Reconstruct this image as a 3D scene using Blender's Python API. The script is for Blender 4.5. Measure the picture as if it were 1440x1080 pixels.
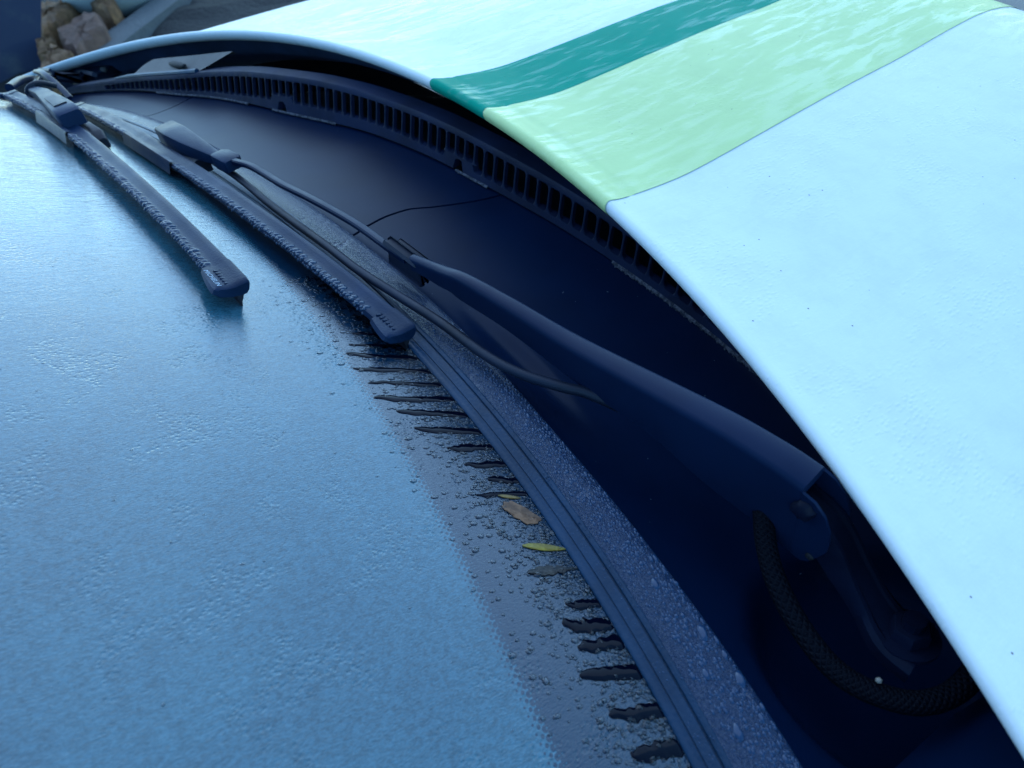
import bpy, math, random
from mathutils import Vector, Matrix
import numpy as np
random.seed(7)
for o in list(bpy.data.objects): bpy.data.objects.remove(o)
S = bpy.context.scene
COL = S.collection
R = math.radians

# ------------------------------------------------------------------ camera
cam = bpy.data.cameras.new('camera'); co = bpy.data.objects.new('camera', cam); COL.objects.link(co)
co.matrix_world = Matrix(((0.64927, -0.43773, 0.62196, 0.67768),
                          (0.74373, 0.53648, -0.39882, -0.16036),
                          (-0.15909, 0.72151, 0.67388, 0.26308),
                          (0, 0, 0, 1)))
cam.sensor_width = 36; cam.lens = 25.024; cam.clip_start = .01; cam.clip_end = 500
cam.dof.use_dof = True; cam.dof.focus_distance = .43; cam.dof.aperture_fstop = 14.0
S.camera = co

# ------------------------------------------------------------------ light
SUN_EL, SUN_AZ = R(36), R(-60)          # azimuth measured from +Y towards +X
W = bpy.data.worlds.new('World'); S.world = W; W.use_nodes = True
nt = W.node_tree; sky = nt.nodes.new('ShaderNodeTexSky'); sky.sky_type = 'NISHITA'; sky.sun_disc = False
sky.sun_elevation = SUN_EL; sky.sun_rotation = SUN_AZ
sky.air_density = 1.0; sky.dust_density = .2; sky.ozone_density = 8.0; sky.altitude = 0
bg = nt.nodes['Background']; bg.inputs['Strength'].default_value = .15
tn_ = nt.nodes.new('ShaderNodeMix'); tn_.data_type = 'RGBA'; tn_.blend_type = 'MULTIPLY'; tn_.inputs[0].default_value = 1
tn_.inputs[7].default_value = (.90, 1.08, .97, 1)               # the cool, slightly cyan white balance of the picture
nt.links.new(sky.outputs['Color'], tn_.inputs[6]); nt.links.new(tn_.outputs[2], bg.inputs['Color'])
sl = bpy.data.lights.new('sun', 'SUN'); so = bpy.data.objects.new('sun', sl); COL.objects.link(so)
sl.energy = .5; sl.angle = R(115); sl.color = (.86, .97, 1.0)
sd = Vector((math.sin(SUN_AZ) * math.cos(SUN_EL), math.cos(SUN_AZ) * math.cos(SUN_EL), math.sin(SUN_EL)))
so.rotation_euler = sd.to_track_quat('Z', 'Y').to_euler()
S.view_settings.view_transform = 'Standard'; S.view_settings.look = 'None'
S.view_settings.exposure = 1.5; S.view_settings.gamma = 1
try: S.cycles.transparent_max_bounces = 16
except Exception: pass

# ------------------------------------------------------------------ materials
class NT:
    def __init__(s, name):
        s.m = bpy.data.materials.new(name); s.m.use_nodes = True; s.t = s.m.node_tree
        s.b = s.t.nodes['Principled BSDF']; s.out = s.t.nodes['Material Output']
        s._tc = None
    def n(s, typ, **kw):
        nd = s.t.nodes.new(typ)
        for k, v in kw.items():
            if hasattr(nd, k) and not k[0].isupper(): setattr(nd, k, v)
        return nd
    def l(s, a, b): s.t.links.new(a, b)
    def val(s, sock, v):
        if hasattr(v, 'node'): s.l(v, sock)
        else: sock.default_value = v
    def coord(s, which='Object'):
        if s._tc is None: s._tc = s.n('ShaderNodeTexCoord')
        return s._tc.outputs[which]
    def mapping(s, src, scale=(1, 1, 1), rot=(0, 0, 0)):
        m = s.n('ShaderNodeMapping'); m.inputs['Scale'].default_value = scale; m.inputs['Rotation'].default_value = rot
        s.l(src, m.inputs['Vector']); return m.outputs[0]
    def noise(s, vec, scale, detail=3, rough=.55, dist=0):
        n = s.n('ShaderNodeTexNoise'); s.l(vec, n.inputs['Vector'])
        n.inputs['Scale'].default_value = scale; n.inputs['Detail'].default_value = detail
        n.inputs['Roughness'].default_value = rough; n.inputs['Distortion'].default_value = dist
        return n.outputs['Fac']
    def voro(s, vec, scale, feature='F1', rand=1, out='Distance'):
        n = s.n('ShaderNodeTexVoronoi'); n.feature = feature; s.l(vec, n.inputs['Vector'])
        n.inputs['Scale'].default_value = scale; n.inputs['Randomness'].default_value = rand
        return n.outputs[out]
    def math(s, op, a, b=0.0, c=0.0, clamp=False):
        n = s.n('ShaderNodeMath'); n.operation = op; n.use_clamp = clamp
        for i, v in enumerate((a, b, c)):
            if i < len(n.inputs): s.val(n.inputs[i], v)
        return n.outputs[0]
    def ramp(s, f, lo, hi, a=0., b=1.):
        n = s.n('ShaderNodeMapRange'); n.interpolation_type = 'SMOOTHSTEP'
        s.val(n.inputs['Value'], f); s.val(n.inputs['From Min'], lo); s.val(n.inputs['From Max'], hi)
        n.inputs['To Min'].default_value = a; n.inputs['To Max'].default_value = b
        return n.outputs[0]
    def mix(s, f, a, b):
        n = s.n('ShaderNodeMix'); n.data_type = 'RGBA'; s.val(n.inputs[0], f)
        for i, v in ((6, a), (7, b)):
            if hasattr(v, 'node'): s.l(v, n.inputs[i])
            else: n.inputs[i].default_value = (*v, 1)
        return n.outputs[2]
    def mixf(s, f, a, b):
        n = s.n('ShaderNodeMix'); n.data_type = 'FLOAT'; s.val(n.inputs[0], f); s.val(n.inputs[2], a); s.val(n.inputs[3], b)
        return n.outputs[0]
    def bump(s, h, dist, strength=1, prev=None):
        n = s.n('ShaderNodeBump'); n.inputs['Strength'].default_value = 1; s.val(n.inputs['Strength'], strength)
        n.inputs['Distance'].default_value = dist; s.l(h, n.inputs['Height'])
        if prev is not None: s.l(prev, n.inputs['Normal'])
        return n.outputs[0]
    def base(s, c, rough=.5, ior=1.5, coat=0, metal=0, normal=None):
        b = s.b.inputs
        if hasattr(c, 'node'): s.l(c, b['Base Color'])
        else: b['Base Color'].default_value = (*c, 1)
        s.val(b['Roughness'], rough); b['IOR'].default_value = ior; b['Metallic'].default_value = metal
        s.val(b['Coat Weight'], coat); b['Coat Roughness'].default_value = .05
        if normal is not None: s.l(normal, b['Normal'])
        return s.m

def plastic(name, c, rough=.5, grain=900, gd=.00012, var=.35, ior=1.5, wear=None, rv=.25):
    k = NT(name); o = k.coord()
    n1 = k.noise(o, 18, 4); n2 = k.noise(o, grain, 2)
    col = k.mix(k.ramp(n1, .3, .7), tuple(x * (1 - var) for x in c), tuple(x * (1 + var) for x in c))
    if wear:
        w = k.ramp(k.noise(k.mapping(o, (1, 1, 1)), 140, 5, .7), .66, .74)
        col = k.mix(w, col, wear)
    r = k.math('ADD', k.math('MULTIPLY', k.noise(o, 40, 3), rv), rough - rv * .5)
    return k.base(col, r, ior, normal=k.bump(n2, gd))
M = {}
NAVY = (.0075, .0105, .019)
M['panel'] = plastic('cowl_plastic', (.0013, .0088, .032), .33, 700, .000012, .1, ior=1.165, rv=.03)
M['grille'] = plastic('grille_plastic', (.006, .013, .040), .6, 1300, .00015, .3, ior=1.25, wear=(.04, .05, .10))
M['arm'] = plastic('arm_paint', (.004, .013, .040), .36, 1500, .00003, .12, ior=1.2)
M['clip'] = plastic('clip_plastic', (.005, .010, .026), .5, 900, .0001, ior=1.4)
M['blade'] = plastic('blade_plastic', (.006, .020, .052), .40, 700, .0002, .25, ior=1.2)
M['rubber'] = plastic('wiper_rubber', (.004, .005, .012), .6, 500, .0002)
M['hose'] = plastic('hose_rubber', (.005, .010, .024), .55, 600, .0001, ior=1.4)
M['seal'] = plastic('seal_rubber', (.009, .036, .078), .36, 500, .0003, .3, ior=1.3)
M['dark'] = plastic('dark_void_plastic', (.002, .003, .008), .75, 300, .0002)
M['metal'] = plastic('black_metal', (.004, .007, .02), .5, 800, .0001, ior=1.2)
M['flange'] = plastic('dusty_flange_paint', (.075, .065, .062), .6, 200, .0002, .25)
M['inner'] = plastic('bonnet_inner_paint', (.03, .06, .13), .5, 300, .0001, .3)

def paint(name, c, beads_h, th=.515, cw=.15, ior=1.15, soft=.07):
    """wet bonnet paint: smooth sheets of water between duller beaded areas"""
    k = NT(name); o = k.coord()
    flow = k.mapping(o, (1.0, .17, .4), (0, 0, .10))
    f = k.noise(flow, 125, 7, .58, .5)
    big = k.noise(flow, 13, 3)
    mask = k.ramp(k.math('ADD', f, k.math('MULTIPLY', k.math('SUBTRACT', big, .5), .45)), th - soft * .5, th + soft)
    where = k.ramp(k.noise(o, 14, 4), .42, .60)
    beads = k.ramp(k.voro(k.mapping(o, (1, .5, 1), (0, 0, .3)), 430), 0.0, .6, 1, 0)
    inv = k.math('SUBTRACT', 1.0, mask)
    h1 = k.bump(k.math('MULTIPLY', beads, k.math('MULTIPLY', inv, where)), .00022 * beads_h)
    h3 = k.bump(k.noise(k.mapping(o, (1, .35, 1), (0, 0, .2)), 700, 3), .00012, 1, h1)
    h4 = k.bump(k.noise(flow, 170, 4), .00012 * beads_h, 1, h3)
    speck = k.ramp(k.voro(o, 95, rand=1), .035, .065)
    c2 = k.mix(k.ramp(k.noise(o, 30, 5, .7), .35, .75), c, tuple(x * .93 for x in c))
    pick = k.ramp(k.noise(o, 55, 2), .52, .55)
    spk = k.math('MULTIPLY', k.math('SUBTRACT', 1.0, speck), pick)
    c3 = k.mix(k.math('MULTIPLY', spk, .85), c2, (.05, .05, .045))
    return k.base(c3, k.mixf(mask, .40, .22), ior, coat=k.math('MULTIPLY', mask, cw), normal=h4)
M['white'] = paint('wet_white_paint', (.78, .82, .81), 1.0, cw=.0, ior=1.12)
M['green'] = paint('wet_dark_green_vinyl', (.0, .30, .195), .6, .528, .20, ior=1.05, soft=.09)
M['lime'] = paint('wet_pale_green_vinyl', (.58, .73, .33), .8, .515, .30, soft=.10)

# ------------------------------------------------------------------ shape laws of the car front (metres; x right of the car, y forward)
AL = .44245; CA, SA = math.cos(AL), math.sin(AL)
yg = lambda x: -.10829 * x * x - .25229 * x ** 4
zg = lambda x: -.09825 * x * x
yh = lambda x: .17202 - .31222 * x * x - .09495 * x ** 4
zh = lambda x: .05855 - .14574 * x * x
def smooth(t): t = min(1, max(0, t)); return t * t * (3 - 2 * t)
def spl(pts):
    X = [a for a, _ in pts]; Y = [b for _, b in pts]; n = len(X)
    d = [(Y[i + 1] - Y[i]) / (X[i + 1] - X[i]) for i in range(n - 1)]
    m = [d[0]] + [0 if d[i - 1] * d[i] <= 0 else 2 * d[i - 1] * d[i] / (d[i - 1] + d[i]) for i in range(1, n - 1)] + [d[-1]]
    def f(x):
        if x <= X[0]: return Y[0] + m[0] * (x - X[0])
        if x >= X[-1]: return Y[-1] + m[-1] * (x - X[-1])
        i = max(j for j in range(n - 1) if X[j] <= x); h = X[i + 1] - X[i]; t = (x - X[i]) / h
        return (1 + 2 * t) * (1 - t) ** 2 * Y[i] + t * (1 - t) ** 2 * h * m[i] + t * t * (3 - 2 * t) * Y[i + 1] + t * t * (t - 1) * h * m[i + 1]
    return f
def pane(x, s, n=0.):
    k = smooth(s / .1); z = zg(x) * ((1 - k) if x < 0 else 1) + s * SA
    dy = -.21658 * x - 1.00916 * x ** 3; dz = -.1965 * x * ((1 - k) if x < 0 else 1)
    nn = Vector((0, -CA, SA)).cross(Vector((1, dy, dz))) * -1
    if nn.z < 0: nn = -nn
    nn.normalize()
    return Vector((x, yg(x) - s * CA, z)) + nn * n, nn
sheet = lambda x, y, h: Vector((x, y, zg(x) + h))

# ------------------------------------------------------------------ mesh helpers
INV = {}
def link(name, verts, faces, mat, parent=None, smooth_=True, uv=None, auto=None):
    V = np.array([tuple(v) for v in verts], float); c = (V.min(0) + V.max(0)) / 2
    me = bpy.data.meshes.new(name); me.from_pydata((V - c).tolist(), [], faces); me.update()
    if uv is not None:
        l = me.uv_layers.new(name='UVMap')
        for p in me.polygons:
            for li, vi in zip(p.loop_indices, p.vertices): l.data[li].uv = uv[vi]
    for p in me.polygons: p.use_smooth = smooth_
    if mat is not None:
        for mm in (mat if isinstance(mat, list) else [mat]): me.materials.append(mm)
    if auto: me.set_sharp_from_angle(angle=R(auto))
    o = bpy.data.objects.new(name, me); COL.objects.link(o); o.location = c.tolist()
    if parent is not None: put(o, parent, c)
    return o
WORLD = {}
def put(o, parent, c):
    base = Vector(WORLD.get(parent.name, parent.location))
    o.parent = parent; o.location = Vector(c) - base; WORLD[o.name] = tuple(c)
def gridmesh(rows):
    n = len(rows[0]); v = [p for r in rows for p in r]; f = []
    for i in range(len(rows) - 1):
        for j in range(n - 1): f.append((i * n + j, i * n + j + 1, (i + 1) * n + j + 1, (i + 1) * n + j))
    return v, f
class MB:
    def __init__(s): s.v = []; s.f = []
    def add(s, v, f):
        k = len(s.v); s.v += list(v); s.f += [tuple(i + k for i in q) for q in f]
    def grid(s, rows): s.add(*gridmesh(rows))
    def sweep(s, secs, closed=True, caps=True):
        """secs: list of rings (lists of points)"""
        n = len(secs[0]); v = [p for r in secs for p in r]; f = []
        for i in range(len(secs) - 1):
            for j in range(n if closed else n - 1):
                a, b = i * n + j, i * n + (j + 1) % n
                f.append((a, b, b + n, a + n))
        if caps and closed: f.append(tuple(reversed(range(n)))); f.append(tuple(range((len(secs) - 1) * n, len(secs) * n)))
        s.add(v, f)
    def tube(s, pts, r, seg=10, caps=True, flat=1.0, up=Vector((0, 0, 1))):
        pts = [Vector(p) for p in pts]; rings = []
        for i, p in enumerate(pts):
            t = (pts[min(i + 1, len(pts) - 1)] - pts[max(i - 1, 0)]).normalized()
            a = t.cross(up).normalized(); b = a.cross(t).normalized()
            rr = r(i / (len(pts) - 1)) if callable(r) else r
            rings.append([p + a * rr * math.cos(2 * math.pi * k / seg) + b * rr * flat * math.sin(2 * math.pi * k / seg) for k in range(seg)])
        s.sweep(rings, True, caps)
    def box(s, o, ax, ay, az, bev=.0):
        """bevelled box: centre o, half axes ax, ay, az (vectors)"""
        secs = []
        la, lb, lc = ax.length, ay.length, az.length; b = min(bev, la * .9, lb * .9, lc * .9)
        def ring(x, k): 
            yy, zz = ay * (1 - k / lb), az * (1 - k / lc)
            c = o + ax * x
            if b == 0: return [c - yy - zz, c + yy - zz, c + yy + zz, c - yy + zz]
            by, bz = ay * (b / lb), az * (b / lc); P = []
            for sy, sz in ((-1, -1), (1, -1), (1, 1), (-1, 1)):
                p1 = c + yy * sy + zz * sz - by * sy; p2 = c + yy * sy + zz * sz - bz * sz
                P += [p2, p1] if sy * sz < 0 else [p1, p2]
            P = [P[1], P[0]] + P[2:] if False else P
            return P
        secs = [ring(-1, b), ring(-1 + b / la, 0), ring(1 - b / la, 0), ring(1, b)] if b else [ring(-1, 0), ring(1, 0)]
        s.sweep(secs)
    def dome(s, p, n, r, h, seg=7, el=1.0, ed=None):
        a = (ed - n * ed.dot(n)).normalized() if ed is not None else n.orthogonal().normalized()
        b = n.cross(a); ph = random.random() * 6
        rad = [1 + random.uniform(-.18, .18) for _ in range(seg)]
        v = []
        for q, z in ((1, 0), (.86, .45), (.5, .85)):
            for k in range(seg):
                t = 2 * math.pi * k / seg + ph
                v.append(p + (a * math.cos(t) * el + b * math.sin(t)) * r * q * rad[k] + n * h * z)
        v.append(p + n * h); f = []
        for i in range(2):
            for k in range(seg):
                k2 = (k + 1) % seg; f.append((i * seg + k, i * seg + k2, (i + 1) * seg + k2, (i + 1) * seg + k))
        for k in range(seg): f.append((2 * seg + k, 2 * seg + (k + 1) % seg, 3 * seg))
        s.add(v, f)
    def build(s, name, mat, parent=None, smooth_=True, auto=40):
        return link(name, s.v, s.f, mat, parent, smooth_, auto=auto)
def cr(pts, n):
    """Catmull-Rom through points, n samples per span"""
    P = [Vector(p) for p in pts]; P = [P[0] * 2 - P[1]] + P + [P[-1] * 2 - P[-2]]; out = []
    for i in range(1, len(P) - 2):
        for k in range(n):
            t = k / n; a, b, c, d = P[i - 1:i + 3]
            out.append(.5 * ((2 * b) + (c - a) * t + (2 * a - 5 * b + 4 * c - d) * t * t + (3 * b - a - 3 * c + d) * t ** 3))
    return out + [P[-2]]
def lin(a, b, n): return [a + (b - a) * i / (n - 1) for i in range(n)]
def tag(o, label=None, cat=None, group=None, kind=None):
    for k, v in (('label', label), ('category', cat), ('group', group), ('kind', kind)):
        if v: o[k] = v
    return o

car = bpy.data.objects.new('car', None); COL.objects.link(car); car.location = (0, .2, -.95)
tag(car, 'white car with green bonnet stripes, wet misted windscreen and black wipers', 'car')

# ------------------------------------------------------------------ windscreen
k = NT('wet_misted_windscreen'); uv = k.coord('UV')
sx = k.n('ShaderNodeSeparateXYZ'); k.l(uv, sx.inputs[0]); X, Sx = sx.outputs[0], sx.outputs[1]
# printed black border with a fringe of dots
edge = k.math('MULTIPLY_ADD', X, .055, .0235); edge = k.math('MINIMUM', edge, .0532)
d_in = k.math('SUBTRACT', Sx, edge)
hexu = k.n('ShaderNodeCombineXYZ'); row = k.math('FLOOR', k.math('DIVIDE', d_in, .0020))
k.l(k.math('ADD', k.math('DIVIDE', X, .0033), k.math('MULTIPLY', row, .5)), hexu.inputs[0])
cx_ = k.math('SUBTRACT', k.math('FRACT', hexu.inputs[0].links[0].from_socket), .5)
cy_ = k.math('SUBTRACT', k.math('FRACT', k.math('DIVIDE', d_in, .0020)), .5)
rd = k.math('SQRT', k.math('ADD', k.math('MULTIPLY', cx_, cx_), k.math('MULTIPLY', k.math('MULTIPLY', cy_, cy_), .4)))
lim = k.ramp(d_in, 0.0, .0075, .52, .16)
dots = k.math('MULTIPLY', k.math('LESS_THAN', rd, lim), k.math('LESS_THAN', d_in, .0078))
frit = k.math('MAXIMUM', k.math('LESS_THAN', d_in, 0), dots)
mist = k.noise(uv, 14, 5, .6); mist2 = k.noise(uv, 260, 4, .65)
fog = k.mix(k.ramp(mist, .3, .75), (.014, .090, .130), (.030, .138, .185))
gr1 = k.noise(k.mapping(uv, (1250, 520, 1)), 1, 3, .65, .4); gr2 = k.noise(k.mapping(uv, (420, 190, 1)), 1, 4, .6, .5)
gsum = k.math('ADD', k.math('MULTIPLY', gr1, .65), k.math('MULTIPLY', gr2, .45))
fog = k.mix(k.ramp(gsum, .40, .70), k.mix(.42, fog, (.002, .012, .022)), k.mix(.42, fog, (.065, .18, .25)))
fog = k.mix(k.math('MULTIPLY', k.ramp(mist2, .5, .75), .5), fog, (.030, .13, .19))
cd_ = k.n('ShaderNodeCombineXYZ'); k.l(k.math('MULTIPLY', k.math('SUBTRACT', X, .34), .75), cd_.inputs[0]); k.l(k.math('SUBTRACT', Sx, .09), cd_.inputs[1])
ln_ = k.n('ShaderNodeVectorMath'); ln_.operation = 'LENGTH'; k.l(cd_.outputs[0], ln_.inputs[0])
sky_glow = k.ramp(k.math('ADD', ln_.outputs['Value'], k.math('MULTIPLY', k.math('SUBTRACT', mist, .5), .12)), .03, .13, 1, 0)   # round patch painting bright sky reflection into the colour; mixed at no strength
fog = k.mix(k.math('MULTIPLY', sky_glow, .0), fog, (.15, .25, .31))
basec = k.mix(frit, fog, (.003, .024, .052))
film = k.ramp(Sx, .03, .11)                              # upper glass: mist; lower edge: running water
near = k.ramp(X, -.05, .35)
rip = k.noise(k.mapping(uv, (330, 75, 1)), 1, 4, .6, .9); grn = k.noise(k.mapping(uv, (1500, 520, 1)), 1, 3, .6, .3)
bead = k.voro(k.mapping(uv, (1, .8, 1)), 520); bead = k.ramp(bead, .05, .6, 1, 0)
grain = k.noise(uv, 900, 3, .6)
wav = k.noise(uv, 45, 3)
n0 = k.bump(grn, .0005, k.mixf(near, .12, .42)); n1 = k.bump(grain, .0003, .12, n0)
n2 = k.bump(rip, .0009, k.mixf(near, .55, .12), n1)
n3 = k.bump(k.math('MULTIPLY', bead, k.ramp(k.noise(uv, 30, 4), .5, .62)), .0004, k.mixf(near, .1, .45), n2)
n4 = k.bump(wav, .0010, .18, n3)
M['pane'] = k.base(basec, k.mixf(near, .05, .08), 1.66, coat=0, normal=n4)
M['pane'].node_tree.nodes['Principled BSDF'].inputs['Coat Weight'].default_value = .0

xs = lin(-.78, .86, 110); ss = [-.006] + lin(0, .12, 40) + lin(.14, 1.0, 26)
ext = lambda s: s
rows = []; uvs = []
for s in ss:
    rows.append([pane(x, s)[0] for x in xs]); uvs += [(x, s) for x in xs]
v, f = gridmesh(rows)
nT = len(v); v2 = [p - Vector((0, SA, CA)) * .005 for p in v]
f += [tuple(i + nT for i in reversed(q)) for q in f]
nx = len(xs); b0 = list(range(nx))
f += [(j + 1, j, j + nT, j + 1 + nT) for j in range(nx - 1)]
screen = link('windscreen', v + v2, f, M['pane'], car, uv=uvs + uvs)
screen['label'] = 'wet misted windscreen with black dotted border'

# seal along the lower edge: lip, channel line and a second rib
prof = [(-.0015, .0002), (-.001, .0009), (.0004, .0012), (.0014, .0009), (.0020, .0010), (.0034, .0014), (.0036, .0009), (.0040, .0009), (.0042, .0015), (.0062, .0018), (.0082, .0021), (.0091, .0021), (.0095, .0012), (.0100, .0012), (.0103, .0024), (.0116, .0030), (.0126, .0030), (.0134, .0024)]
rows = [[sheet(x, yg(x) + a, b + .0008) for x in lin(-.72, .80, 150)] for a, b in prof]
v, f = gridmesh(rows); link('windscreen_seal', v, f, M['seal'], car, auto=50)

# ------------------------------------------------------------------ textured wet strip of the cowl
k = NT('wet_grained_plastic'); o = k.coord()
cell = k.noise(k.mapping(o, (1, 1, 1), (0, 0, .5)), 620, 3, .6, 1.2)
cl2 = k.noise(o, 480, 3)
mask = k.ramp(k.noise(o, 60, 4), .30, .42)
hh = k.math('MULTIPLY', cell, mask)
M['strip'] = k.base(k.mix(k.noise(o, 30, 3), (.007, .022, .060), (.011, .034, .085)), .26, 1.42, coat=.1, normal=k.bump(cl2, .0004, .5, k.bump(hh, .0016, .9)))
fold = spl([(-.75, .030), (0, .031), (.33, .033), (.45, .0315), (.54, .034), (.6, .037), (.645, .039), (.8, .044)])
rows = []
for q in lin(0, 1, 10):
    rows.append([sheet(x, yg(x) + .0132 + (fold(x) - .0132) * q, .0034 - .0016 * q + .002 * math.sin(q * 3.14)) for x in lin(-.72, .80, 140)])
rows.append([sheet(x, yg(x) + fold(x) + .0008, .0005) for x in lin(-.72, .80, 140)])
rows.append([sheet(x, yg(x) + fold(x) + .0010, -.012) for x in lin(-.72, .80, 140)])
v, f = gridmesh(rows); link('cowl_edge_strip', v, f, M['strip'], car, auto=50)

# ------------------------------------------------------------------ cowl panels (three pieces with open seams)
glo = spl([(-.75, .060), (-.55, .076), (-.32, .089), (-.215, .104), (-.074, .118), (.003, .130), (.07, .139), (.17, .1445), (.25, .1455), (.33, .148), (.5, .152), (.62, .153), (.8, .153)])
GK = .35; GE = Vector((0, GK, 1)).normalized()
PITCH = .01325; S0 = .2118                                   # slot centres at S0 + k * PITCH
hb = spl([(-.5, .0015), (-.2, .006), (-.1, .0092), (-.03, .0105), (.03, .010), (.1, .0088), (.17, .0069), (.25, .0058), (.5, .006), (.7, .006)])
ht = spl([(-.6, .004), (-.5, .007), (-.47, .0085), (-.31, .0168), (-.21, .0232), (-.13, .0282), (-.03, .031), (.08, .0292), (.16, .0282), (.25, .0268), (.36, .0236), (.42, .0220), (.55, .018), (.7, .012)])
drop = spl([(-.7, 0), (-.2, .001), (0, .005), (.15, .010), (.25, .013), (.35, .015), (.5, .017), (.7, .018)])   # the well deepens towards the near side
def foot(x):
    y = yg(x) + glo(x); D = drop(x); return x - (.678 - x) / .27 * D, y + (y + .16) / .27 * D, zg(x) - D
def gface(x, h, back=0.0):
    a, b, c = foot(x); return Vector((a, b + GK * h + back, c + h))
gl_y = spl([(foot(x)[0], foot(x)[1]) for x in lin(-.72, .86, 40)]); gl_z = spl([(foot(x)[0], foot(x)[2]) for x in lin(-.72, .86, 40)])
depth = spl([(-.7, .002), (.1, .004), (.3, .008), (.42, .016), (.52, .026), (.6, .034), (.7, .036)])
def panel_pt(x, q):
    y0 = yg(x) + fold(x) + .0012; y1 = gl_y(x) + .002; D = zg(x) - gl_z(x)
    d = depth(x); h = -.0018 - d * .8 * math.sin(math.pi * min(1, q)) ** .8 - D * q ** .8
    dd = math.hypot(x - .636, (y0 + (y1 - y0) * q - .025))     # dished pocket round the spindle
    h -= .016 * (1 - smooth((dd - .045) / .012))
    # lens-shaped dent beside the arm
    u = (x - .40) / .075; w = (q - .12 - .25 * (x - .33)) / .10
    r2 = u * u + w * w
    if r2 < 1: h -= .004 * (1 - r2) ** 2
    return sheet(x, y0 + (y1 - y0) * q, h)
seamA = spl([(0, .204), (.165, .1935), (.33, .189), (.45, .1905), (.62, .204), (.874, .225), (1.0, .234)])
def seamB(q): return -.274 - .006 * q
def strip_panel(xa, xb, nx, nq, g0, g1):
    top = []; 
    for i in range(nq):
        q = i / (nq - 1); a = xa(q) + g0; b = xb(q) - g1
        top.append([panel_pt(a + (b - a) * j / (nx - 1), q) for j in range(nx)])
    n = nx
    front = [p + Vector((0, 0, -.006)) for p in top[0]]; 
    mb = MB(); mb.grid(top)
    for side in (0, -1):
        mb.grid([[r[side] for r in top], [r[side] + Vector((0, 0, -.006)) for r in top]])
    return mb
for xa, xb, nx, g0, g1 in ((lambda q: -.56 - .03 * q, seamB, 34, 0, .0008), (seamB, seamA, 60, .0008, .001), (seamA, lambda q: .80, 130, .001, 0)):
    strip_panel(xa, xb, nx, 46, g0 * 1.4, g1 * 1.4).build('cowl_panel', M['panel'], car)
# dark tray under seams and vents; front run and side walls added to block light
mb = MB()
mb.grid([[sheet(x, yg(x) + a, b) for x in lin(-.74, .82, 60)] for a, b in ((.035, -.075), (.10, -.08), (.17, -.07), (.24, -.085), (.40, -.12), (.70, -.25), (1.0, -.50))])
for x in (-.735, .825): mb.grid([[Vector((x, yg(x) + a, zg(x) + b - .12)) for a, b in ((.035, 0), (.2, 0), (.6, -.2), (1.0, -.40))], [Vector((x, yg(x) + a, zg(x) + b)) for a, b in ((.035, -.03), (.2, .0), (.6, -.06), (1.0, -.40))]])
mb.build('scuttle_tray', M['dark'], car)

# ------------------------------------------------------------------ vent grille: a near-upright face of two rails, separate bars, clip notches
NOTCH = [(.1981, .0066, (.1775, .2187)), (-.0824, .0075, (-.1024, -.0626))]   # hole centre, half width, zone of short slots
def short_at(x): return any(z0 < x < z1 for _, _, (z0, z1) in NOTCH)
XG = lin(-.60, .64, 420)
rows = [[] for _ in range(5)]
for x in XG:
    hole = 0
    for m, hw, _ in NOTCH:
        if abs(x - m) < hw: hole = .0092 * (1 - (abs(x - m) / hw) ** 5) ** .5
    top = hb(x) + (.0055 if short_at(x) else 0)
    if x < -.50 or x > .56: top = ht(x)
    for r_, (h, bk) in enumerate(((hole, .012), (hole, .0012), (hole + .0008, 0), (top, 0), (top, .006))): rows[r_].append(gface(x, h, bk))
mb = MB(); mb.grid(rows); grille = mb.build('vent_grille', M['grille'], car, auto=35)
rows = [[gface(x, h, bk) for x in XG] for h, bk in ((0, .006), (0, 0))]
rows = []
for dh, bk in ((0, .006), (0, 0), (.0030, -.0004), (.0048, .0006), (.0052, .003), (.0050, .016)): rows.append([gface(x, ht(x) + dh, bk) for x in XG])
mb = MB(); mb.grid(rows); mb.build('upper_rail', M['grille'], grille, auto=35)
def bar_mesh(L):
    """one upright bar, hour-glass shaped so that the slots get rounded corners"""
    secs = []
    for t, w in ((0, .0040), (.04, .0026), (.09, .0017), (.16, .0012), (.3, .0010), (.7, .0010), (.84, .0012), (.91, .0017), (.96, .0026), (1, .0040)):
        c = GE * L * t; secs.append([c + Vector((-w, 0, 0)), c + Vector((-w * .5, -.0005, 0)), c + Vector((w * .5, -.0005, 0)), c + Vector((w, 0, 0)), c + Vector((w * .7, .0035, 0)), c + Vector((-w * .7, .0035, 0))])
    mb = MB(); mb.sweep(secs); me = bpy.data.meshes.new('grille_bar')
    me.from_pydata([tuple(p) for p in mb.v], [], mb.f); me.materials.append(M['grille']); return me
meshes = {}
for kk in range(-54, 27):
    x = S0 + (kk + .5) * PITCH
    if not -.495 < x < .56: continue
    h0 = hb(x) + (.0055 if short_at(x) else 0); h1 = ht(x)
    L = round((h1 - h0) / GE.z + .0008, 3)
    if L < .003: continue
    if L not in meshes: meshes[L] = bar_mesh(L)
    o = bpy.data.objects.new('grille_bar', meshes[L]); COL.objects.link(o)
    put(o, grille, gface(x, h0 - .0004, .0006))
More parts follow.
